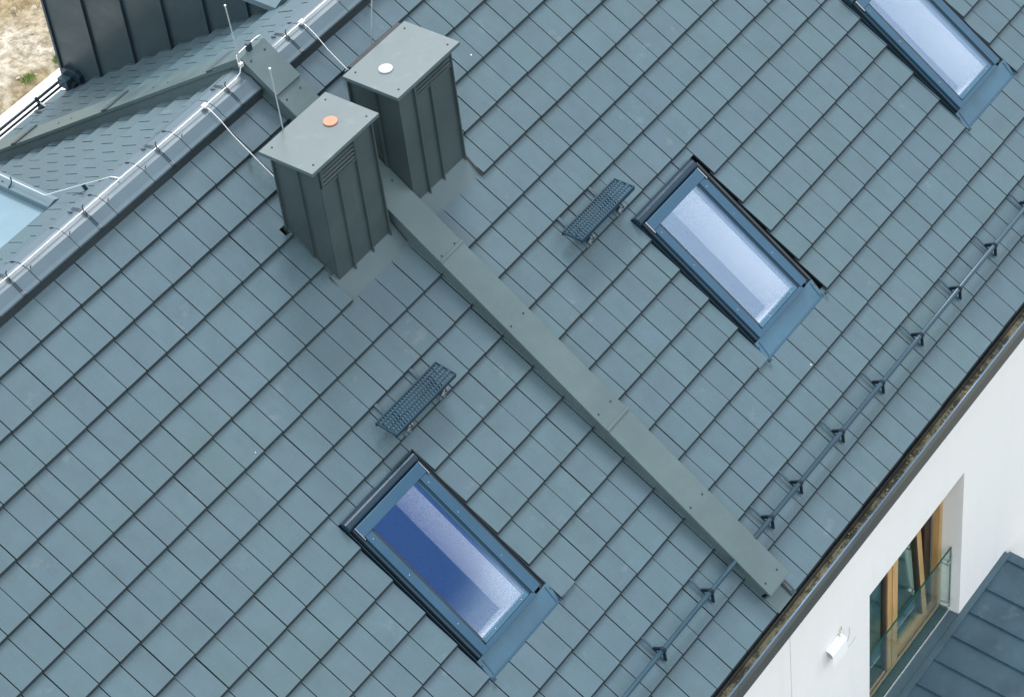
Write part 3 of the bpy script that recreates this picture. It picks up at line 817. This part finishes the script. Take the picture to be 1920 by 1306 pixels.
# ------------------------------------------------------------------ standing seam canopy below the window
CZ = OZ0-.055; CSL = math.atan(.085)
CM = Matrix.Translation((0, -4.51, CZ)) @ Matrix.Rotation(CSL, 4, 'X')      # y up the slope
can = thing('canopy_roof', 'dark blue-grey standing seam canopy roof below the timber window', 'canopy roof', Matrix.Translation((4.6, -5.3, CZ)))
xe = 5.90
seams = [5.49-.3265*k for k in range(0, 9)]
edges = [xe] + [s for s in seams if s < xe-.05]
for a, b_ in zip(edges[1:], edges[:-1]):
    MB().box(a+.004, b_-.004, -1.9, .0, -.03, .0).build('roof_pan', M_CANOPY, can, CM)
    MB().box(a-.006, a+.006, -1.9, -.002, -.01, .026).build('standing_seam', M_CANOPY, can, CM, bevel=.002)
MB().box(xe-.004, xe+.10, -1.9, .03, -.03, .022).build('verge_trim', M_CANOPY, can, CM, bevel=.003)
MB().box(2.6, xe+.06, YW-.062, YW-.003, CZ-.02, OZ0-.012).build('wall_flashing', M_FLASH, can, bevel=.003)
MB().box(2.6, 6.0, -6.35, -4.52, GROUND-.2, CZ-.22).build('bay_wall', M_WHITE, can)

# ------------------------------------------------------------------ ventilation hood on the wall
vent = thing('vent_hood', 'white metal vent hood on the white wall, left of the timber window', 'vent hood', Matrix.Translation((2.83, YW, -4.86)))
vx0, vx1 = 2.715, 2.945
HP = [(YW-.003,-4.757),(YW-.05,-4.767),(YW-.072,-4.79),(YW-.078,-4.935)]
MB().sheet_x(HP, vx0, vx1, .003).build('hood_sheet', M_LINING, vent)
MB().box(vx0, vx1, YW-.005, YW-.001, -4.97, -4.757).build('back_plate', M_LINING, vent)
MB().prism_x(HP+[(YW-.003,-4.955)], vx1-.004, vx1-.001).build('end_plate', M_LINING, vent)
MB().tube([(vx0+.075,YW-.006,-4.845),(vx0+.075,YW-.05,-4.845)], .05, 20).build('duct', M_GALV, vent)
cab = MB().tube([(2.975,YW-.002,-4.715),(2.955,YW-.018,-4.720),(2.93,YW-.012,-4.715),(2.925,YW-.022,-4.735),(2.905,YW-.012,-4.740),(2.91,YW-.03,-4.752)], .004, 6).build('cable', painted('ochre_cable',(.42,.33,.20),.7,.2))
tag(cab, 'short crumpled ochre cable end poking from the wall above the vent hood', 'cable')
crk = [(3.10,-4.86),(3.11,-4.92),(3.09,-4.98),(3.055,-5.03),(3.05,-5.07),(3.09,-5.10),(3.15,-5.11),(3.20,-5.09)]
cab = MB().tube([(x,YW-.004,z) for x,z in crk], .0022, 5).build('cable', painted('pale_wire',(.55,.55,.54),.7,.1))
tag(cab, 'thin pale wire curled against the wall between vent hood and window', 'cable')

# ------------------------------------------------------------------ dormers on the far slope
# near one: only its flat roof shows, cut by the left edge of the picture
ZD = -.545; YD = (0.205-ZD)/.687
dl = thing('dormer', 'dormer with pale blue flat roof at the left edge of the picture', 'dormer', Matrix.Translation((-1.0, 2.6, ZD)), 'flat roofed dormers on the far slope')
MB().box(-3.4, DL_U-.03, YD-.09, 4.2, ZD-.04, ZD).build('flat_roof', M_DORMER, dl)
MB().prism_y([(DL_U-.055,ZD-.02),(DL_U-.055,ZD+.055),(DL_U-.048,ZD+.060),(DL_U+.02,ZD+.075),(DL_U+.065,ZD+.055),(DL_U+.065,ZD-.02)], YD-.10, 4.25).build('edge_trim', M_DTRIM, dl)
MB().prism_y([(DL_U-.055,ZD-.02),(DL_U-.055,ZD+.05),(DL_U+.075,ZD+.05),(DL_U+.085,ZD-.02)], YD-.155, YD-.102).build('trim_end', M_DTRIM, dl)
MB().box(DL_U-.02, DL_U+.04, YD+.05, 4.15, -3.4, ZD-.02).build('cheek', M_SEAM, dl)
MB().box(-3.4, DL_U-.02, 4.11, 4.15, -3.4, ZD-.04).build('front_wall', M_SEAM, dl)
screw(dl, ID, DL_U-.02, YD+.42, ZD+.066)
# far one: its standing seam cheek faces us
ZR = -.60; YR = (0.205-ZR)/.687
dr = thing('dormer', 'dormer with dark standing seam side wall at the upper left, above the far eave', 'dormer', Matrix.Translation((4.4, 2.6, ZR)), 'flat roofed dormers on the far slope')
CH = DR_U
ys = [4.19, 3.62, 3.05, 2.51, 1.98, 1.50]
ys = [4.19 - .535*k for k in range(6)] + [1.20]
def bz(y): return 0.205-.687*y-.10
for a, b_ in zip(ys[1:], ys[:-1]):
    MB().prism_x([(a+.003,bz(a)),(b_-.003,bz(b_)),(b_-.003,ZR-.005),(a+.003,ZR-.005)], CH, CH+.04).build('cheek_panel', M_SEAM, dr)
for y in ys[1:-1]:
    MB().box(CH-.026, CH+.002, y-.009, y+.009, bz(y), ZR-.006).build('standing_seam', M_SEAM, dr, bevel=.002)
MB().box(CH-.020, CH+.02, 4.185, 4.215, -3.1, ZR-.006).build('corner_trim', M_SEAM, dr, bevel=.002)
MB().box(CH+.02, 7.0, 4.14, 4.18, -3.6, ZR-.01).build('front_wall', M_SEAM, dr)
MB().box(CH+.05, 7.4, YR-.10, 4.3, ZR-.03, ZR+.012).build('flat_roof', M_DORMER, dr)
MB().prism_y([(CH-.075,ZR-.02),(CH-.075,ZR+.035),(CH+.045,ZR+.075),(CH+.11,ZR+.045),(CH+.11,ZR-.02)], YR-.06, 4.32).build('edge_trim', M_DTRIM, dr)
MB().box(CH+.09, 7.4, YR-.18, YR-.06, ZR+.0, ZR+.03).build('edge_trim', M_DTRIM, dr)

# bracket box where the far snow guard meets the cheek
jb = thing('bracket_box', 'small dark box fixed to the dormer side wall where two pipes end', 'box', Matrix.Translation((CH, 4.08, -2.5)))
MB().prism_x([(3.93,-2.66),(4.17,-2.66),(4.17,-2.42),(4.12,-2.385),(3.98,-2.385),(3.93,-2.43)], CH-.05, CH-.002).build('wall_plate', M_NAVY, jb, bevel=.004)
MB().box(CH-.13, CH-.052, 4.03, 4.15, -2.56, -2.46).build('socket', M_PIPE, jb, bevel=.004)
MB().box(CH-.10, CH-.052, 3.97, 4.025, -2.62, -2.50).build('stop', M_DARK, jb)

# double pipe snow guard of the far slope
bg = thing('snow_guard', 'double pipe snow guard on the far eave, at the left edge of the picture', 'snow guard', BS @ Matrix.Translation((2.8, 4.86, 0)))
MB().tube([B(2.205,4.865,.100), B(CH-.06,4.865,.100)], .015, 12).build('pipe', M_NAVY, bg, smooth=True)
MB().tube([B(2.205,4.88,.052), B(CH-.06,4.88,.052)], .012, 12).build('pipe', M_NAVY, bg, smooth=True)
br = MB().box(2.985,3.02,4.80,5.02,.003,.010).build('bracket', M_NAVY, bg, BS)
MB().prism_x([(4.80,.01),(4.94,.01),(4.885,.06),(4.88,.125),(4.85,.125),(4.845,.06)], 2.995, 3.012).build('bracket_leg', M_NAVY, br, BS)

# ------------------------------------------------------------------ lightning protection
def holder(parent, u, wy, wz):
    """strap across the ridge cap with a clip that grips the wire"""
    st = [(-.046,.012),(-.042,.050),(-.014,.056),(.054,.113),(.143,.141),(.232,.113)]
    h_ = MB()
    for du in (-.010, .006): h_.sheet_x([(y,z) for y,z in st][::-1], u+du, u+du+.005, .004)
    h = h_.build('strap', M_NAVY, parent)
    MB().tube([(u,wy-.03,.128),(u,wy-.012,.150),(u,wy,wz),(u+.006,wy+.016,wz+.020),(u+.022,wy+.018,wz+.030)], .006, 6).build('clip', M_NAVY, h)
    MB().tube([(u-.03,wy+.085,.118),(u-.05,wy+.10,.130),(u-.05,wy+.12,.122)], .006, 6).build('clip', M_NAVY, h)
def mini(parent, u, wy):
    MB().tube([(u,wy+.10,.120),(u-.01,wy+.125,.115)], .006, 6).build('clip', M_DARK, parent)
    MB().tube([(u+.01,wy-.055,.122),(u+.03,wy-.045,.130)], .004, 5).build('clip', M_DARK, parent)
WR = .0037
WY = .10; WZ = .152
rc = thing('ridge_conductor', 'bright lightning conductor wire along the ridge left of the parapet, climbing onto its coping', 'lightning conductor', Matrix.Translation((0, WY, WZ)))
wire = [(-5.4,WY,WZ)] + [(x, WY+.004*math.sin(x*3), WZ+.003*math.sin(x*5)) for x in [-4+.5*k for k in range(12)]] + [(1.80,WY,WZ),(1.86,WY+.005,WZ+.015),(1.885,WY+.01,WZ+.06),(1.888,WY+.03,.235),(1.886,WY+.035,.285),
        (1.905,.14,.300),(1.96,.142,.303),(2.14,.142,.306),(2.175,.142,.300),(2.192,.145,.27),(2.205,.148,.20),(2.215,.145,.15)]
MB().tube(wire, WR, 8).build('wire', M_STEEL, rc, smooth=True)
for u in (-2.31,-1.51,-.71,.09,.89,1.686): holder(rc, u, WY, WZ)
for u in (-1.95,-1.13,-.55,-.14,.27,.68,1.09): mini(rc, u, WY)
MB().box(2.015,2.060,.125,.162,.245,.318).build('clamp', M_NAVY, rc, bevel=.006)
MB().box(1.872,1.906,WY-.008,WY+.022,.205,.245).build('clamp', M_STEEL, rc, bevel=.006)
MB().box(1.876,1.902,WY-.004,WY+.018,.165,.203).build('clamp', M_PIPE, rc, bevel=.004)
# branch joints
def tee(parent, u):
    MB().box(u-.022,u+.022,WY-.020,WY+.020,WZ-.010,WZ+.012).build('cross_clamp', M_STEEL, parent, bevel=.004)
    MB().tube([(u+.012,WY,WZ+.012),(u+.012,WY,WZ+.022)], .006, 6).build('bolt', M_CHROME, parent)
tee(rc, 1.438)
rc2 = thing('ridge_conductor', 'bright lightning conductor wire along the ridge right of the parapet, near the far chimney', 'lightning conductor', Matrix.Translation((4, WY, WZ)))
MB().tube([(2.215,WY,WZ)] + [(x, WY+.004*math.sin(x*3), WZ+.003*math.sin(x*5)) for x in [2.4+.5*k for k in range(14)]], WR, 8).build('wire', M_STEEL, rc2, smooth=True)
for u in (2.41,3.2,4.0,4.8): holder(rc2, u, WY, WZ)
for u in (2.575,2.985,3.395): mini(rc2, u, WY)
tee(rc2, 2.596)
for u, s1, lab in ((1.438, .86, 'bright conductor wire running down the tiles from the ridge to the orange disc chimney'), (2.594, .62, 'bright conductor wire running down the tiles from the ridge to the white disc chimney')):
    t = thing('branch_conductor', lab, 'lightning conductor', Matrix.Translation(F(u, .3, .05)))
    MB().tube([(u,WY,WZ),(u,.04,.125),F(u,-.02,.075),F(u+.001,.12,.052),F(u,.35,.05),F(u+.002,s1-.04,.05),F(u,s1,.05)], WR, 8).build('wire', M_STEEL, t, smooth=True)
    MB().box(u-.008,u+.008,-.345,-.315,-.0,.048).build('holder', M_NAVY, t, FS, bevel=.003)
# air rods
def rod(p0, p1, label, foot=True):
    t = thing('lightning_rod', label, 'lightning rod', Matrix.Translation(p0), 'slim lightning rods on the ridge')
    p0, p1 = Vector(p0), Vector(p1)
    MB().tube([p0, p0.lerp(p1,.45), p0.lerp(p1,.452), p1], [.0075,.0075,.005,.005], 8).build('rod', M_GALV, t)
    MB().tube([p1-Vector((0,0,.006)), p1+Vector((0,0,.006))], .0075, 8).build('tip', M_STEEL, t)
    if foot: MB().tube([p0, p0+Vector((0,0,.05))], .016, 10).build('socket', M_GALV, t)
def pt(x, y, X0, Y0, Z0=None):
    """point on the upright through (X0, Y0) seen at pixel x, y of the survey"""
    d = (Vector(right)*(x-960)/FPX + Vector(down)*(y-653)/FPX + Vector(fwd)).normalized()
    n = Vector((d.x, d.y, 0)); k = (Vector((X0,Y0,0))-Vector(CAM_LOC)).dot(n)/d.dot(n)
    return Vector(CAM_LOC)+d*k
rod((1.898,.122,.235), pt(422,11,1.898,.122), 'lightning rod rising from the apex of the parapet coping', False)
MB_ = MB().tube([(1.880,.122,.21),(1.878,.122,.275),(1.884,.128,.305),(1.910,.135,.305),(1.914,.135,.28),(1.912,.13,.21)], .005, 6)
MB_.build('hook', M_STEEL, bpy.data.objects['lightning_rod'])
rod(F(1.44,.86,.01), pt(506,129,1.44,F(1.44,.86).y), 'lightning rod standing behind the orange disc chimney', True)
rod(F(2.594,.62,.01), pt(697,-25,2.594,F(2.594,.62).y), 'lightning rod standing behind the white disc chimney', True)
# wire on the near dormer and its link up to the ridge
dc = thing('dormer_conductor', 'bright conductor wire from the ridge over the tiles and along the left dormer edge', 'lightning conductor', Matrix.Translation((DL_U, YD, ZD+.1)))
zz = ZD+.105; xx = DL_U+.0
tw = [(xx,4.0,zz),(xx+.003,2.6,zz+.002),(xx,YD+.2,zz),(xx,YD-.03,zz)]
MB().tube(tw+[B(.515,.62,.055),B(.500,.40,.055),B(.485,.20,.055),(.487,.20,.130),(.490,WY+.01,WZ)], WR, 8).build('wire', M_STEEL, dc, smooth=True)
for y in (YD+.33, YD+1.2):
    MB().tube([(xx-.05,y,ZD+.06),(xx-.02,y-.01,ZD+.085),(xx,y,zz),(xx+.004,y+.015,zz+.02)], .006, 6).build('holder', M_NAVY, dc)
for u,s in ((.506,.49),(.485,.20)):
    MB().box(u-.012,u+.012,s-.012,s+.012,.004,.055).box(u-.02,u-.008,s+.01,s+.20,.001,.006).build('holder', M_NAVY, dc, BS, bevel=.003)
dc2 = thing('dormer_conductor', 'white conductor wire on the flat roof of the upper left dormer', 'lightning conductor', Matrix.Translation((CH+.2, YR, ZR+.1)))
MB().tube([(CH+.03,3.5,ZR+.10),(CH+.03,YR+.0,ZR+.10),(CH+.05,YR-.12,ZR+.09),(CH+.25,YR-.20,ZR+.08),(CH+1.5,YR-.20,ZR+.08)], WR, 8).build('wire', M_STEEL, dc2, smooth=True)
# two lifted tiles showing their dark edge by the far dormer
for (u,s,lab) in ((3.42,.93,'rust brown strip lying on the far slope tiles beside the upper left dormer roof'),(3.62,.63,'dark rusty strip on the far slope tiles near the ridge, above the first strip')):
    o = MB().box(u,u+.014,s-.27,s,.0,.026).build('metal_strip', M_RUST, None, BS); tag(o, lab, 'strip')

# ------------------------------------------------------------------ ground
gm, nt, b = new_mat('dry_earth')
p = pos(nt)
g1 = noise(nt, .55, 6, .62, p); g2 = noise(nt, 6, 8, .7, p); g3 = noise(nt, 40, 5, .7, p)
c = mixc(nt, maprange(nt, g1.outputs['Fac'], .42,.58,0,1), (.40,.315,.18), (.62,.57,.47))
c = mixc(nt, maprange(nt, g2.outputs['Fac'], .42,.60,.75,0), c, (.15,.105,.045))
c = mixc(nt, maprange(nt, g3.outputs['Fac'], .5,.7,0,.35), c, (.58,.54,.45))
nt.links.new(c, b.inputs['Base Color']); b.inputs['Roughness'].default_value = .95
bump(nt, b, g2.outputs['Fac'], .8, .08)
gm2, nt, b = new_mat('grey_gravel_yard')
q1 = noise(nt, .35, 6, .6, pos(nt)); q2 = noise(nt, 9, 5, .6, pos(nt))
c = mixc(nt, maprange(nt, q1.outputs['Fac'], .4,.6,0,1), (.20,.21,.18), (.27,.27,.24))
nt.links.new(mixc(nt, maprange(nt, q2.outputs['Fac'], .35,.65,0,.5), c, (.16,.17,.14)), b.inputs['Base Color']); b.inputs['Roughness'].default_value = .95
MB().add([(-900,-900,GROUND-.12),(900,-900,GROUND-.12),(900,900,GROUND-.12),(-900,900,GROUND-.12)], [(0,1,2,3)]).build('ground', gm2, kind='structure')
from mathutils import noise as mn
nx, ny = 110, 110
mb = MB(); X0, X1, Y0, Y1 = 4.5, 15, 11.27, 21
vv = []
for j in range(ny+1):
    for i in range(nx+1):
        x = X0+(X1-X0)*i/nx; y = Y0+(Y1-Y0)*j/ny
        z = .10*mn.fractal(Vector((x*.7,y*.7,1.3)), 1, 2, 4)+.05*mn.noise(Vector((x*4+y*2.0,y*4-x,3)))+.03*mn.noise(Vector((x*10,y*10,7)))
        z += -.10*math.exp(-((x*.35+y*.9-14.6)/.25)**2)
        edge = min(i, nx-i, j*2, ny-j)/8
        vv.append((x,y,GROUND-.10+.12*min(1,edge)+z*min(1,edge)))
mb.add(vv, [(j*(nx+1)+i, j*(nx+1)+i+1, (j+1)*(nx+1)+i+1, (j+1)*(nx+1)+i) for j in range(ny) for i in range(nx)])
mb.build('terrain', gm, kind='structure', smooth=True)
MB().box(-6, 16, 8.2, 11.27, GROUND-.3, GROUND+.03).build('pavement', painted('pale_concrete',(.80,.79,.75),.85,.05), kind='structure')
# stones and clods lying on the earth
mb = MB(); rnd = random.Random(5)
for _ in range(520):
    x, y = rnd.uniform(6.5,11.5), rnd.uniform(11.4,15.5)
    r_ = rnd.choice((.012,.018,.02,.03,.05))*rnd.uniform(.7,1.3)
    z = GROUND+.02+.10*mn.fractal(Vector((x*.7,y*.7,1.3)), 1, 2, 4)
    pts = [(x+r_*a*rnd.uniform(.6,1.1), y+r_*b2*rnd.uniform(.6,1.1), z+r_*c2*rnd.uniform(.4,.8)) for a,b2,c2 in ((1,0,0),(0,1,0),(-1,0,0),(0,-1,0),(0,0,1),(0,0,-1))]
    mb.add(pts, [(0,1,4),(1,2,4),(2,3,4),(3,0,4),(1,0,5),(2,1,5),(3,2,5),(0,3,5)])
o = mb.build('stones', painted('pale_stone',(.50,.45,.35),.9,.3), kind='stuff'); tag(o, 'pale stones and clods scattered on the dry earth', 'stones')
mgr = painted('grass_blade', (.16,.26,.05), .6, .35)
def tuft(cx, cy, n, rad, label):
    mb = MB(); z = GROUND+.0
    for _ in range(n):
        a = rnd.uniform(0,6.28); q = rad*math.sqrt(rnd.random()); x, y = cx+q*math.cos(a), cy+q*.7*math.sin(a)
        L_ = rnd.uniform(.03,.09); d = rnd.uniform(0,6.28); w_ = .006
        mb.add([(x-w_,y,z),(x+w_,y,z),(x+L_*.5*math.cos(d),y+L_*.5*math.sin(d),z+L_)], [(0,1,2)])
    o = mb.build('grass_tuft', mgr); tag(o, label, 'grass tuft', 'grass tufts along the pavement')
tuft(8.92, 11.42, 260, .13, 'green grass tuft by the pale pavement, against the foot of the dark dormer wall')
tuft(8.36, 11.50, 150, .12, 'sparse grass tuft by the pale pavement, farther left of the dark dormer wall')
